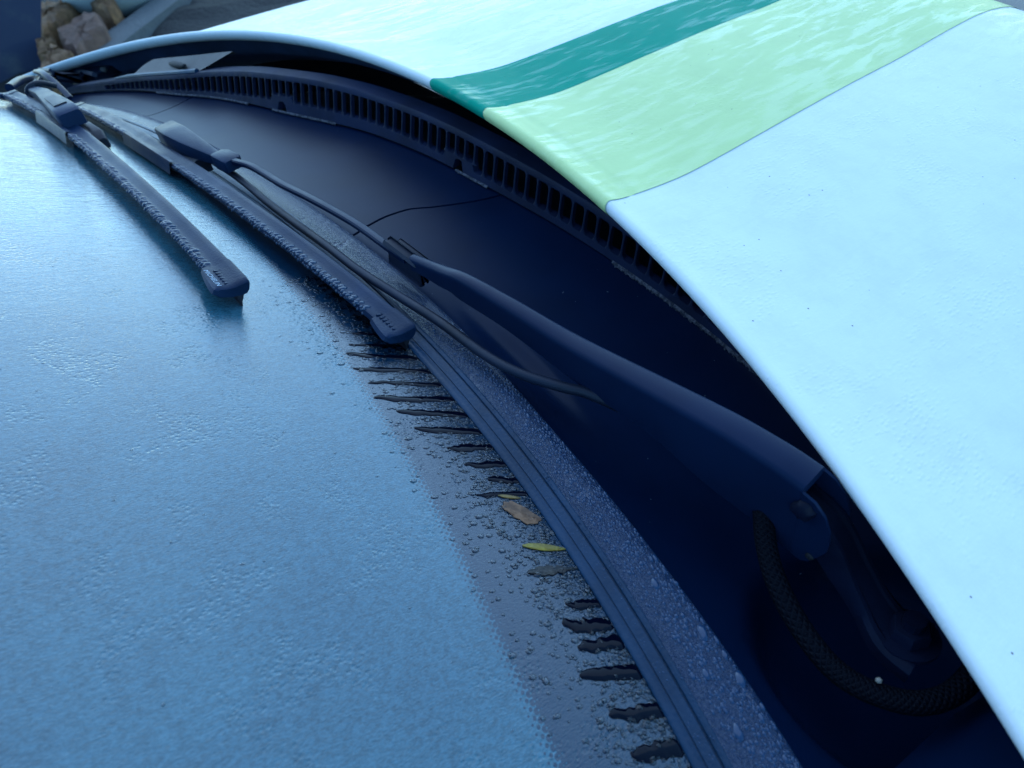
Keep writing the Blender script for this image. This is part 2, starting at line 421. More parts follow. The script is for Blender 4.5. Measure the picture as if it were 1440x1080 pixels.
# flaking dusty edge along the lower rail
def crust(x0, x1, n, amp, seed):
    rnd = random.Random(seed); mb = MB(); r0 = []; r1 = []; r2 = []
    for x in lin(x0, x1, n):
        e = rnd.random() ** 2 * amp
        r0.append(gface(x, .0016 + e * .15, -.0004)); r1.append(gface(x, .0004, -.0010 - rnd.random() * .0006)); r2.append(gface(x, -.0006 - e * .5, -.0006 - e * .6))
    mb.grid([r0, r1, r2]); return mb
k = NT('dusty_edge'); o = k.coord(); M['dust'] = k.base(k.mix(k.ramp(k.noise(o, 260, 5, .7), .42, .62), (.012, .016, .03), (.10, .10, .125)), .85, normal=k.bump(k.noise(o, 700, 4), .0008))
cr1 = crust(.385, .56, 240, .0016, 3); cr1.build('flaking_edge', M['dust'], grille, smooth_=False)
crust(-.36, -.15, 90, .0008, 5).build('flaking_edge', M['dust'], grille, smooth_=False)
crust(-.10, .01, 60, .0006, 6).build('flaking_edge', M['dust'], grille, smooth_=False)
crust(.195, .24, 30, .0006, 8).build('flaking_edge', M['dust'], grille, smooth_=False)

# ------------------------------------------------------------------ bonnet
hp = [(.0105, -.0135), (.006, -.0128), (.001, -.0100), (-.0022, -.0065), (-.0034, -.003), (-.0028, -.0004), (-.001, .0010), (.0014, .0009), (.005, -.0005), (.012, -.0028), (.024, -.0055), (.038, -.0085), (.052, -.0112), (.075, -.0148), (.10, -.0170), (.155, -.0205), (.22, -.0245), (.285, -.0290), (.36, -.0355), (.44, -.0400), (.49, -.044), (.52, -.048), (.55, -.054), (.58, -.062), (.61, -.074), (.64, -.090), (.68, -.12), (.73, -.17), (.79, -.26), (.83, -.36)]
hz = spl([(a, b) for a, b in hp[8:]])
def hood(x, t, dz, lift=0):
    fl = .6 * max(0, abs(x) - .5) ** 2 * smooth(t / .3)
    return Vector((x, yh(x) + t, zh(x) + dz - fl + lift))
hx = lin(-.74, .84, 180)
def hood_grid(xa, xb, lift, skip=0):
    """rows across, columns along the profile; xa/xb limits"""
    prof = []
    for i in range(len(hp) - 1):
        n = 1 if i < 8 else 3
        for j in range(n):
            t = hp[i][0] + (hp[i + 1][0] - hp[i][0]) * j / n
            prof.append((t, hz(t) if i >= 8 else hp[i][1] + (hp[i + 1][1] - hp[i][1]) * j / n))
    prof.append(hp[-1]); rows = []
    for t, dz in prof[skip:]:
        off = lift; dt = 0
        if t < .002 and dz < .0005: dt = -lift
        rows.append([hood(x, t + dt, dz, off if dz > -.004 or t > .02 else 0) for x in lin(xa, xb, max(2, int(abs(xb - xa) / .009)))])
    return gridmesh(rows)
XW, XD, XP = .392, .235, .152
v, f = hood_grid(-.74, .84, 0); bonnet = link('bonnet', v, f, M['white'], car)
v, f = hood_grid(XP, XD - .0006, .0005, 1); st = link('stripe', v, f, M['green'], bonnet); st['label'] = 'dark green stripe'
v, f = hood_grid(XD, XW, .0006, 1); st = link('stripe', v, f, M['lime'], bonnet); st['label'] = 'broad pale green stripe'
mb = MB()
mb.grid([[Vector((x, yh(x) + t, zh(x) + dz)) for x in lin(-.73, .83, 120)] for t, dz in ((.0100, -.0136), (.016, -.0134), (.022, -.018), (.034, -.036), (.05, -.045), (.09, -.065), (.16, -.085), (.26, -.10), (.45, -.10), (.62, -.14), (.80, -.36))])
mb.build('bonnet_liner', M['inner'], bonnet)

# ------------------------------------------------------------------ parts at the far corner
mb = MB(); rows = [[], [], []]
for x in lin(-.435, -.215, 14):
    g_ = .5 + .5 * min(1, (x + .435) / .03); e_ = 1 if x < -.262 else max(.02, 1 - (x + .262) / .047)
    xb = min(x, -.262)
    a_ = gface(xb, ht(xb) + .0050, .005); b_ = gface(x, ht(x) + .0060 + .0125 * g_, .022)
    rows[0].append(a_); rows[1].append(b_); rows[2].append(b_ + Vector((0, .004, -.004)))
mb.grid(rows); scf = mb.build('scuttle_flange', M['flange'], car)
mb = MB(); mb.tube([gface(x, ht(x) + .0058, .003) for x in lin(-.475, -.262, 12)], lambda q: .0012 + .0020 * min(1, q * 5), 8); mb.build('rolled_edge', M['seal'], scf)
mb = MB(); p = (gface(-.325, ht(-.325) + .0050, .005) + gface(-.325, ht(-.325) + .0185, .022)) / 2
mb.tube([p + Vector((-.030, 0, -.003)), p + Vector((-.012, 0, -.001)), p + Vector((.012, 0, .001)), p + Vector((.032, 0, .004))], lambda q: .0022 + .003 * math.sin(math.pi * q), 10, flat=.9); mb.build('drain_slot', M['dark'], scf)
mb = MB(); mb.box(Vector((-.625, .068, -.026)), Vector((.032, .006, 0)), Vector((-.006, .030, .004)), Vector((0, 0, .013)), .004); br = mb.build('hinge_cover', M['clip'], car)
mb = MB(); mb.dome(Vector((-.5935, .0635, -.0195)), Vector((1, -.3, .35)).normalized(), .0055, .003, 12); mb.build('bolt', M['flange'], br)
mb = MB(); mb.box(Vector((-.645, .013, -.021)), Vector((.045, .002, .006)), Vector((0, .0215, -.0100)), Vector((0, .002, .011)), .004); mb.build('wing_corner_cap', M['clip'], car)

# ------------------------------------------------------------------ wiper arms
def vplane_pts(a, b, lst):
    """points of a vertical plane through a-b given as (distance along, z)"""
    d = Vector((b.x - a.x, b.y - a.y, 0)).normalized()
    return [Vector((a.x, a.y, 0)) + d * t + Vector((0, 0, z)) for t, z in lst], d
def channel(A, d, side, low, high, width, th=.0015):
    """inverted-U channel: lists of (t, z) for the lower edge and the ridge, widths of the top"""
    lo = spl(low); hi = spl(high); w = spl(width); mb = MB(); T = lin(low[0][0], low[-1][0], 60); rings = []
    for t in T:
        p = Vector((A.x, A.y, 0)) + d * t; z0, z1, ww = lo(t), hi(t), w(t); r = min(.0035, (z1 - z0) * .3)
        ring = [p + Vector((0, 0, z0)), p + Vector((0, 0, z1 - r))]
        for a in (25, 50, 75): ring.append(p + side * (r - r * math.cos(R(a))) + Vector((0, 0, z1 - r + r * math.sin(R(a)))))
        for a in (75, 45, 15): ring.append(p + side * (ww - r + r * math.cos(R(a))) + Vector((0, 0, z1 - r + r * math.sin(R(a)))))
        ring += [p + side * ww + Vector((0, 0, z1 - r)), p + side * ww + Vector((0, 0, z0))]
        ring += [p + side * (ww - th) + Vector((0, 0, z0)), p + side * (ww - th) + Vector((0, 0, z1 - r - th)), p + side * th + Vector((0, 0, z1 - r - th)), p + side * th + Vector((0, 0, z0))]
        rings.append(ring)
    mb.sweep(rings); return mb
A1 = Vector((.307, .020, .009)); B1 = Vector((.577, .027, -.033)); d1 = Vector((B1.x - A1.x, B1.y - A1.y, 0)).normalized(); s1 = Vector((-d1.y, d1.x, 0))
low = [(-.002, .0085), (.012, .0087), (.030, .0078), (.040, .0085), (.047, .0065), (.085, .0038), (.164, -.0105), (.194, -.0135), (.238, -.028), (.262, -.0325), (.275, -.0365), (.283, -.0395)]
high = [(-.002, .0182), (.03, .021), (.05, .0232), (.09, .0210), (.146, .0163), (.236, .0150), (.268, .0118), (.283, .0085)]
arm = channel(A1, d1, s1, low, high, [(-.002, .007), (.05, .0095), (.15, .013), (.236, .0165), (.283, .018)]).build('wiper_arm', M['arm'], car)
arm['label'] = 'near wiper arm lying across the cowl'
# rounded end plate of the channel, hinge pin, small hole
mb = MB()
def disc_plate(c, d, side, outline, th):
    a = [c + d * u + Vector((0, 0, w)) for u, w in outline]; b = [p + side * th for p in a]; n = len(a)
    return a + b, [tuple(range(n)), tuple(reversed(range(n, 2 * n)))] + [(i, i + n, (i + 1) % n + n, (i + 1) % n) for i in range(n)]
E1 = Vector((A1.x, A1.y, 0)) + d1 * .283
out = [(0, -.0395), (.005, -.0405), (.0088, -.038), (.0125, -.031), (.0158, -.024), (.0162, -.018), (.0150, -.010), (.0118, -.002), (.0065, .0035), (0, .0060)]
for off, sd_ in ((0, s1), (.0165, s1)):
    mb.add(*disc_plate(E1 + s1 * off - d1 * .0006, d1, s1, out, .0015))
mb.build('hinge_plate', M['arm'], arm, smooth_=False)
mb = MB(); mb.dome(Vector((.5918, .0273, -.0041)) - s1 * .0002, -s1, .0058, .0036, 20); mb.build('hinge_pin', M['metal'], arm)
mb = MB(); mb.dome(Vector((.5985, .0275, -.0335)) - s1 * .0002, -s1, .0022, .0010, 12); mb.build('rivet', M['dark'], arm)
# cranked head down to the spindle
hd = cr([E1 + d1 * -.012 + s1 * .009 + Vector((0, 0, -.012)), E1 + d1 * .008 + s1 * .009 + Vector((0, 0, -.018)), Vector((.614, .036, -.036)), Vector((.628, .033, -.047)), Vector((.641, .029, -.052)), Vector((.652, .030, -.053))], 6)
mb = MB(); rings = []
for i, p in enumerate(hd):
    t = (hd[min(i + 1, len(hd) - 1)] - hd[max(i - 1, 0)]).normalized(); a = t.cross(Vector((0, 0, 1))).normalized(); b = a.cross(t)
    w = .0085 + .006 * smooth((i / len(hd) - .5) * 2); h = .012 - .006 * smooth(i / len(hd) * 1.5)
    rings.append([p + a * w * ca_ + b * h * sa_ for ca_, sa_ in ((-1, -.8), (1, -.8), (1, .4), (.8, .75), (.6, .75), (.5, .55), (-.5, .55), (-.6, .75), (-.8, .75), (-1, .4))])
mb.sweep(rings); mb.build('arm_head', M['metal'], arm)
mb = MB(); c = Vector((.645, .031, -.050)); n = Vector((0, .1, 1)).normalized()
mb.sweep([[c + n * z + Vector((math.cos(a * math.pi / 3) * r, math.sin(a * math.pi / 3) * r, 0)) for a in range(6)] for r, z in ((.0085, 0), (.0085, .007), (.0075, .0085))]); mb.tube([c + n * .004, c + n * .013], .0045, 12); mb.tube([c + n * -.001, c + n * .0015], .013, 20)
mb.build('spindle_nut', M['metal'], arm, auto=30)
# rod and clip
mb = MB()
rod = cr([(.300, .0225, .0135), (.282, .0215, .0165), (.2342, .0228, .0192), (.1772, .0203, .0217), (.1355, .0172, .0230), (.105, .0165, .0242), (.082, .0150, .0258), (.0665, .0115, .0268), (.045, .0080, .0262), (.02, .0062, .0262)], 6)
rings = []
for i, p in enumerate(rod):
    t = (rod[min(i + 1, len(rod) - 1)] - rod[max(i - 1, 0)]).normalized(); a = t.cross(Vector((0, 0, 1))).normalized(); b = a.cross(t)
    hh = .0028 + (.0036 * smooth((p.x - .205) / .012) * smooth((.245 - p.x) / .006) if p.x < .26 else 0)
    rings.append([p + a * .0018 + b * .0015, p + a * .0008 + b * .0022, p - a * .0026 + b * .0022, p - a * .0036 + b * .0012, p - a * .0036 - b * .0016, p - a * .001 - b * .0022, p + a * .0018 - b * hh])
mb.sweep(rings); mb.build('arm_rod', M['arm'], arm)
mb = MB(); ax = Vector((.0175, .0008, -.0040)); mb.box(Vector((.2955, .0228, .0098)), ax, Vector((0, .0046, 0)), Vector((0, 0, .0098)), .0018)
mb.box(Vector((.3000, .0285, .0160)), ax * .9, Vector((0, .0022, 0)), Vector((0, 0, .0016)), .0008)
mb.build('rod_clip', M['clip'], arm)

# far arm (mirrored, seen end-on)
arm2m = MB()
arm2m.tube(cr([(-.56, -.028, .004), (-.52, -.040, .016), (-.47, -.0555, .0292), (-.40, -.0775, .0400)], 6), .0050, 10)
arm2 = arm2m.build('wiper_arm', M['arm'], car); arm2['label'] = 'far wiper arm seen end on'
mb = MB(); mb.tube(cr([(-.60, -.004, -.006), (-.55, -.026, .0165), (-.47, -.0282, .0290), (-.42, -.0265, .0220), (-.38, -.026, .012)], 5), .0038, 8, flat=.6); mb.tube(cr([(-.56, -.026, .008), (-.47, -.0440, .0205), (-.40, -.0500, .0330), (-.36, -.0520, .0400)], 5), .0034, 8, flat=.6)
mb.build('arm_rod', M['arm'], arm2)
mb = MB(); mb.tube(cr([(-.315, -.0411, .0438), (-.312, -.0540, .0525), (-.312, -.0640, .0530), (-.314, -.0695, .0495), (-.312, -.0700, .0440), (-.300, -.0655, .0440)], 6), .0031, 9)
mb.build('washer_hose', M['hose'], arm2)

# ------------------------------------------------------------------ wiper blades
SEC = [(-.0175, .0030), (-.0165, .0058), (-.0140, .0066), (-.0095, .0066), (-.0050, .0074), (.0000, .0094), (.0030, .0108), (.0042, .0106), (.0050, .0088), (.0050, .0058), (.0038, .0030), (.0012, .0016), (-.006, .0006), (-.0145, .0010)]
SECB = [(a * .64 if a < 0 else a, b) for a, b in SEC]
LIP = [(-.0035, .0012), (.0012, .0014), (.0010, -.0010), (.0006, -.0030), (.0010, -.0062), (.0001, -.0064), (-.0006, -.0030), (-.0022, -.0008)]
def blade(path, name_label, end_a, end_b, w0, scale=1.0):
    """path: (x, s) of the rubber lip on the glass, from the near end to the far end"""
    pts = cr([Vector((x, s, 0)) for x, s in path], 14)
    fr = []
    for i, q in enumerate(pts):
        p, n = pane(q.x, q.y, .0064 * scale)
        a = pane(pts[max(i - 1, 0)].x, pts[max(i - 1, 0)].y)[0]; b = pane(pts[min(i + 1, len(pts) - 1)].x, pts[min(i + 1, len(pts) - 1)].y)[0]
        t = (b - a).normalized(); v_ = n.cross(t).normalized()
        if v_.y < 0: v_ = -v_                       # v points forward, to the bonnet
        fr.append((p, v_, n, t))
    def ring(i, sec, k=1.0, dt=0): 
        p, v_, n, t = fr[i]; return [p + t * dt + v_ * a * k * scale + n * b * k * scale for a, b in sec]
    N = len(fr); mb = MB()
    i0, i1 = 4, N - 4
    mb.sweep([ring(i, SECB, .97) for i in range(2, N - 2)])
    o = mb.build('wiper_blade', M['blade'], car, auto=35); o['label'] = name_label
    mb = MB(); mb.sweep([ring(i, LIP) for i in range(0, N)]); mb.build('rubber_lip', M['rubber'], o, auto=35)
    for a, b in ((0, 7), (N - 1, N - 6)):
        st_ = 1 if b > a else -1; nn_ = abs(b - a)
        blend = lambda q: [(u0 * (1 - q) + u1 * q, w0 * (1 - q) + w1 * q) for (u0, w0), (u1, w1) in zip(SEC, SECB)]
        mb = MB(); secs = [ring(a, SEC, .90), ring(a, SEC, 1.0, .0012 * st_)] + [ring(i, blend(.9 * (abs(i - a) / nn_) ** 1.5), 1.03) for i in range(a + st_, b, st_)]
        mb.sweep(secs); mb.build('end_cap', M['blade'], o, auto=35)
    # ribs moulded along the low edge of the blade
    return o, fr, ring
P1 = [(.3504, .0050), (.2959, .0108), (.2342, .0158), (.1481, .0218), (.0421, .0258), (-.08, .0275), (-.19, .0240), (-.30, .0150), (-.385, .0060)]
P2 = [(.2742, .0818), (.1986, .0838), (.1097, .0846), (.01, .0838), (-.0936, .0812), (-.18, .0800), (-.2533, .0792), (-.31, .0790), (-.352, .0790)]
b1, fr1, _ = blade(P1, 'near wiper blade parked low along the seal', 0, 0, 0)
b2, fr2, _ = blade(P2, 'far wiper blade resting higher on the glass', 0, 0, 0)
def frame_at(fr, x):
    return min(fr, key=lambda q: abs(q[0].x - x))
def loft(stations, r=.0025):
    """rounded box through stations (x, y0, y1, z0, z1)"""
    secs = []
    for x, y0, y1, z0, z1 in stations:
        q = min(r, (y1 - y0) * .4, (z1 - z0) * .4)
        secs.append([Vector((x, y, z)) for y, z in ((y0, z0), (y1, z0), (y1, z1 - q), (y1 - q * .3, z1 - q * .3), (y1 - q, z1), (y0 + q, z1), (y0 + q * .3, z1 - q * .3), (y0, z1 - q))])
    mb = MB(); mb.sweep(secs); return mb
def cover(fr, x0, x1, o):
    rows = [[], [], [], []]
    for x in lin(x0, x1, 12):
        p, v_, n, t = frame_at(fr, x); dx = x - p.x; p = p + t * (dx / t.x)
        for r_, (a, b) in enumerate(((-.0085, .0082), (-.0122, .0076), (-.0128, .0060), (-.0125, -.0036))): rows[r_].append(p + v_ * a + n * b)
    mb = MB(); mb.grid(rows); mb.build('side_cover', M['blade'], o)
cover(fr1, -.125, .005, b1); cover(fr2, -.215, -.105, b2)
# near blade: tapered cover, clamp, strap of the rod
mb = loft([(-.083, -.010, .006, .020, .0325), (-.078, -.012, .0085, .018, .0350), (-.05, -.0125, .0095, .018, .0352), (-.02, -.0095, .0095, .019, .0335), (.012, -.0040, .0090, .020, .0310), (.034, .0000, .0090, .021, .0292)])
k_ = mb.build('connector', M['blade'], b1)
mb = loft([(-.045, -.012, .004, .006, .0185), (-.01, -.0125, .004, .006, .020), (.004, -.011, .003, .007, .0205)]); mb.build('clamp', M['clip'], b1)
mb = loft([(.030, -.0010, .0125, .0190, .0300), (.036, -.0015, .0150, .0185, .0305), (.054, -.0005, .0165, .0185, .0298), (.058, .0005, .0150, .0195, .0288)], .002); mb.build('rod_sleeve', M['blade'], b1)
# far blade: long box seen from its end
mb = loft([(-.312, -.0700, -.0600, .0440, .0520), (-.27, -.0690, -.0550, .0440, .0552), (-.20, -.0740, -.0545, .0445, .0605), (-.150, -.0765, -.0540, .0450, .0630), (-.134, -.0768, -.0540, .0455, .0622), (-.130, -.0755, -.0550, .0465, .0605)])
k_ = mb.build('connector', M['blade'], b2)
mb = loft([(-.205, -.0700, -.0600, .0606, .0618), (-.155, -.0715, -.0590, .0628, .0640)], .0006); mb.build('latch', M['clip'], b2)
mb = loft([(-.17, -.0770, -.0590, .032, .0455), (-.128, -.0790, -.0600, .031, .0462), (-.112, -.0790, -.0585, .0305, .0410)]); mb.add(*[(v, f) for v, f in [(loft([(-.15, -.064, -.050, .026, .042), (-.118, -.064, -.048, .024, .040), (-.110, -.062, -.050, .024, .034)]).v, loft([(0, 0, 1, 0, 1), (1, 0, 1, 0, 1), (2, 0, 1, 0, 1)]).f)]][0]); mb.build('clamp', M['clip'], b2)
# lettering and ribs on the far blade's end cap
p, v_, n, t = fr2[1]
tn = fr2[0][0] - fr2[6][0]; tn.normalize()
cu = bpy.data.curves.new('lettering', 'FONT'); cu.body = 'MICHELIN'; cu.size = .0050; cu.space_character = 1.05
tmp = bpy.data.objects.new('tmp', cu); COL.objects.link(tmp); dg = bpy.context.evaluated_depsgraph_get(); dg.update()
me_ = bpy.data.meshes.new_from_object(tmp.evaluated_get(dg)); bpy.data.objects.remove(tmp)
org = fr2[0][0] - tn * .0265 + v_ * -.0138 + n * .0070
yy = (v_ * .999).normalized()
vv = [org + tn * q.co.x + yy * q.co.y * .8 + n * .0001 for q in me_.vertices]
k = NT('pale_print'); M['print'] = k.base((.30, .42, .55), .5)
link('lettering', vv, [tuple(q.vertices) for q in me_.polygons], M['print'], b2, smooth_=False)
for fr, o in ((fr1, b1), (fr2, b2)):
    mb = MB(); tn = (fr[0][0] - fr[6][0]).normalized()
    for i in range(6):
        p, v_, n, t = fr[0]; c = p - tn * (.006 + i * .0036) + v_ * -.0066 + n * .0070
        mb.box(c, tn * .0008, v_ * .0022, n * .0008, .0003)
    mb.build('rib', M['blade'], o)

# ------------------------------------------------------------------ hoses in the cowl
mb = MB(); mb.tube(cr([(-.02, .003, .024), (.0182, .006, .016), (.0726, .0057, .0115), (.1222, .0026, .0100), (.1687, .001, .0090), (.2246, .0, .0075), (.2699, -.0015, .0060), (.3164, .0005, .0035), (.3578, .0030, .0005), (.3997, .0030, -.0025), (.4269, .0065, -.0045), (.4516, .0161, -.0075), (.4659, .0237, -.010), (.50, .035, -.018)], 5), .0031, 10)
mb.build('washer_hose', M['hose'], car)
k = NT('braided_hose'); uv = k.coord('UV'); wv = k.mapping(uv, (1, 1, 1))
sx = k.n('ShaderNodeSeparateXYZ'); k.l(uv, sx.inputs[0])
a = k.math('SINE', k.math('MULTIPLY', k.math('ADD', sx.outputs[0], sx.outputs[1]), 6.2832 * 9)); b = k.math('SINE', k.math('MULTIPLY', k.math('SUBTRACT', sx.outputs[0], sx.outputs[1]), 6.2832 * 9))
M['braid'] = k.base((.0012, .0025, .007), .7, 1.2, normal=k.bump(k.math('MAXIMUM', a, b), .0004))
hp_ = cr([(.572, .030, -.026), (.580, .021, -.033), (.591, .0124, -.0400), (.607, .0047, -.0470), (.6247, -.0005, -.0520), (.6381, -.001, -.0540), (.6513, .003, -.0545), (.6619, .0100, -.0545), (.669, .0224, -.054), (.671, .040, -.053), (.668, .065, -.054), (.660, .09, -.058)], 8)
mb = MB(); mb.tube(hp_, .0050, 14); uvv = []
for i in range(len(hp_)):
    for j in range(14): uvv.append((j / 14, i / 8 * .55))
link('washer_hose', mb.v, mb.f, M['braid'], car, uv=uvv)
mb = MB()
mb.add(*gridmesh([[Vector((.664, -.03, -.075)), Vector((.70, -.03, -.03)), Vector((.80, -.05, -.03))], [Vector((.672, .02, -.070)), Vector((.70, .03, -.032)), Vector((.80, .03, -.025))], [Vector((.69, .075, -.06)), Vector((.72, .08, -.03)), Vector((.80, .08, -.02))]]))
mb.build('wing_edge', M['panel'], car)

# ------------------------------------------------------------------ water
k = NT('clear_water'); g = k.n('ShaderNodeBsdfGlossy'); g.inputs['Roughness'].default_value = .03
t = k.n('ShaderNodeBsdfTransparent'); fz = k.n('ShaderNodeFresnel'); fz.inputs['IOR'].default_value = 1.45
mx = k.n('ShaderNodeMixShader'); k.l(fz.outputs[0], mx.inputs[0]); k.l(t.outputs[0], mx.inputs[1]); k.l(g.outputs[0], mx.inputs[2]); k.l(mx.outputs[0], k.out.inputs['Surface'])
t.inputs['Color'].default_value = (.93, .96, .97, 1)
M['water'] = k.m
k = NT('water_over_black_glass'); M['film'] = k.base((.0008, .002, .008), .03, 1.33); k.b.inputs['Specular IOR Level'].default_value = .22
def film_blob(x, s0, s1, w, label, seed):
    rnd = random.Random(seed); mb = MB(); n = 30; L = s1 - s0
    nz = [rnd.uniform(-1, 1) for _ in range(9)]
    wob = lambda t, o_: sum(nz[(o_ + i) % 9] * math.sin(t * (4 + 5 * i) + nz[(i + 4) % 9] * 6) / (1 + i) for i in range(4))
    dr = rnd.uniform(-.42, -.30); sk = rnd.uniform(-.3, 1.2)
    Q = (-1, -.93, -.75, -.4, 0, .4, .75, .93, 1); rows = [[] for _ in Q]
    for i in range(n + 1):
        t = i / n; s_ = s0 + L * t
        e = w * (1 + .30 * wob(t * 2.4, 1)) * (1 - .35 * sk * t) * min(1, (1 - t) / .22 + .02) ** .5 * min(1, .72 + t * 4)
        xc = x + dr * (s_ - s0) + .0011 * t * wob(t * 1.8, 5)
        for j, q in enumerate(Q):
            hgt = .00015 + .0004 * (1 - q * q) if abs(q) < .99 else -.0003
            if i in (0, n): hgt = -.0003
            rows[j].append(pane(xc + e * q, s_, hgt)[0])
    mb.grid(rows); o = mb.build('water_streak', M['film'], auto=None)
    tag(o, label, 'water streak', 'dark water streaks standing along the windscreen seal'); return o
FILMS = [(.3330, .030, .0016), (.3470, .038, .0020), (.3610, .044, .0024), (.3755, .047, .0026), (.3895, .045, .0025), (.4040, .048, .0028), (.4190, .041, .0030), (.4340, .038, .0030), (.4470, .028, .0028), (.4605, .025, .0027), (.4730, .018, .0025), (.4822, .030, .0019)]
LOWF = [(.5480, .019, .0026), (.5585, .026, .0034), (.5665, .025, .0036), (.5800, .031, .0038), (.5960, .027, .0037), (.6100, .026, .0034)]
ordn = ['', 'second ', 'third ', 'fourth ', 'fifth ', 'sixth ', 'seventh ', 'eighth ', 'ninth ', 'tenth ', 'eleventh ', 'twelfth ']
for i, (x, L, w) in enumerate(FILMS):
    j = len(FILMS) - 1 - i
    lab = 'dark water streak on the glass edge, %s one above the yellow leaf' % ('first' if j == 0 else ordn[j].strip())
    film_blob(x, .0008, L, w, lab, 40 + i)
for i, (x, L, w) in enumerate(LOWF):
    lab = 'dark water streak on the glass edge, %s one below the black twig' % ('first' if i == 0 else ordn[i].strip())
    film_blob(x, .0015, L, w, lab, 70 + i)

rnd = random.Random(11)
mb = MB()
up = Vector((0, -CA, SA))
for _ in range(5200):
    x = rnd.uniform(.24, .66); s = abs(rnd.gauss(0, .022)) + .001
    if s > .085: continue
    if rnd.random() > .9 - s * 6: continue
    r = rnd.uniform(.0004, .0012) * (1 + .6 * rnd.random() ** 3); p, n = pane(x, s, -.0001)
    mb.dome(p, n, r, r * .42, 6, rnd.uniform(1, 1.8), up)
for _ in range(260):
    x = rnd.uniform(-.1, .62); s = rnd.uniform(.02, .26); r = rnd.uniform(.0002, .0007); p, n = pane(x, s, -.0001)
    mb.dome(p, n, r, r * .35, 6, rnd.uniform(1, 2.4), up)
tag(mb.build('raindrops', M['water'], auto=None), 'fine raindrops scattered over the windscreen above the seal', 'raindrops', kind='stuff')
mb = MB()
for fr, cover_x in ((fr1, (-.125, .005)), (fr2, (-.215, -.105))):
    L = 0; dists = [0]
    for i in range(1, len(fr)): L += (fr[i][0] - fr[i - 1][0]).length; dists.append(L)
    def at(d):
        i = min(range(len(dists)), key=lambda j: abs(dists[j] - d)); p, v_, n, t = fr[i]; return p + t * (d - dists[i]), v_, n, t
    for row, (step, a0, r0, jit) in enumerate(((.0026, -.0106, .00115, .0002), (.0029, -.0103, .0009, .0004), (.0050, -.0078, .0015, .0006), (.006, -.0062, .0008, .0012))):
        d = .036
        while d < L - .01:
            p, v_, n, t = at(d + rnd.uniform(-1, 1) * step * .25); d += step * rnd.uniform(.7, 1.35)
            if cover_x[0] < p.x < cover_x[1]: continue
            r = r0 * rnd.uniform(.75, 1.45)
            if row == 1: q = p + v_ * -.0107 + n * rnd.uniform(.0028, .0052); nn = (-v_ * .95 + n * .35).normalized()
            else: q = p + v_ * (a0 + rnd.uniform(-jit, jit)) * .95 + n * .0058; nn = n
            mb.dome(q, nn, r, r * .8, 8, 1.25 + .5 * (row == 2), v_)
k = NT('beads_on_strip'); M['stripdrop'] = k.base((.012, .04, .095), .10, 1.45)
k = NT('beads_on_black'); M['bead'] = k.base((.012, .036, .080), .10, 1.5)
tag(mb.build('raindrops', M['bead'], auto=None), 'raindrops beaded along the two black wiper blades', 'raindrops', kind='stuff')
mb = MB()
for _ in range(2600):
    x = rnd.uniform(.34, .69); q = .12 + .86 * rnd.random() ** .8; r = rnd.uniform(.0003, .0008) * (1.5 if rnd.random() < .06 else 1)
    if rnd.random() > (x - .25) / .3: continue
    y = yg(x) + .0132 + (fold(x) - .0132) * q
    mb.dome(sheet(x, y, .0034 - .0016 * q + .002 * math.sin(q * 3.14) - .0001), Vector((0, 0, 1)), r, r * .6, 6, rnd.uniform(1, 2.2), Vector((1, -.5, 0)))
for x, q, r in ((.560, .55, .0016), (.588, .80, .0020), (.6105, .90, .0021), (.600, .40, .0015), (.622, .35, .0018), (.6, .93, .0012)):
    y = yg(x) + .0132 + (fold(x) - .0132) * q; mb.dome(sheet(x, y, .0034 - .0016 * q + .002 * math.sin(q * 3.14) - .0001), Vector((0, 0, 1)), r, r * .5, 9, 2.0, Vector((1, -.6, 0)))
for _ in range(420):
    x = rnd.uniform(.36, .68); a = rnd.uniform(.0046, .0126); r = rnd.uniform(.0002, .00045)
    if .0088 < a < .0104: continue
    mb.dome(sheet(x, yg(x) + a, .0022 + (a - .0046) * .17 + (.0008 if a > .01 else 0)), Vector((0, 0, 1)), r, r * .7, 6, 1.3, Vector((1, 0, 0)))
tag(mb.build('raindrops', M['stripdrop'], auto=None), 'raindrops on the grained strip between the windscreen seal and the cowl', 'raindrops', kind='stuff')

# ------------------------------------------------------------------ leaves and grit on the glass
def leaf(x0, s0, x1, s1, w, mat, name, lab, cat, seed, ragged=0.0):
    rnd = random.Random(seed); n = 14; rows = [[] for _ in range(5)]
    for i in range(n + 1):
        t = i / n; e = w * math.sin(math.pi * min(.98, max(.03, t)) ** .8) ** .8 * (1 + rnd.uniform(-ragged, ragged))
        for j, q in enumerate((-1, -.5, 0, .5, 1)):
            rows[j].append(pane(x0 + (x1 - x0) * t + e * q, s0 + (s1 - s0) * t, .0004 + .0003 * abs(q) - .0001 * rnd.random() * (1 + 2 * ragged))[0])
    mb = MB(); mb.grid(rows); nv = len(mb.v); base = list(mb.v); mb.add([p - Vector((0, SA, CA)) * .0004 for p in base], [tuple(reversed(q)) for q in list(mb.f)])
    o = mb.build(name, mat); return tag(o, lab, cat)
def leafmat(name, c1, c2, rough=.35):
    k = NT(name); o = k.coord(); return k.base(k.mix(k.ramp(k.noise(o, 180, 4, .65), .35, .65), c1, c2), rough, coat=.1, normal=k.bump(k.noise(o, 500, 3), .0004))
leaf(.5077, .0225, .5185, .0012, .0021, leafmat('yellow_leaf', (.17, .12, .01), (.30, .23, .03)), 'leaf', 'slim yellow-green leaf stuck under water by the windscreen seal', 'leaf', 1)
leaf(.4775, .0184, .4835, .0070, .0012, leafmat('olive_leaf', (.18, .11, .02), (.26, .17, .05)), 'leaf', 'tiny olive brown leaf scrap in a water streak above the tan patch', 'leaf', 2)
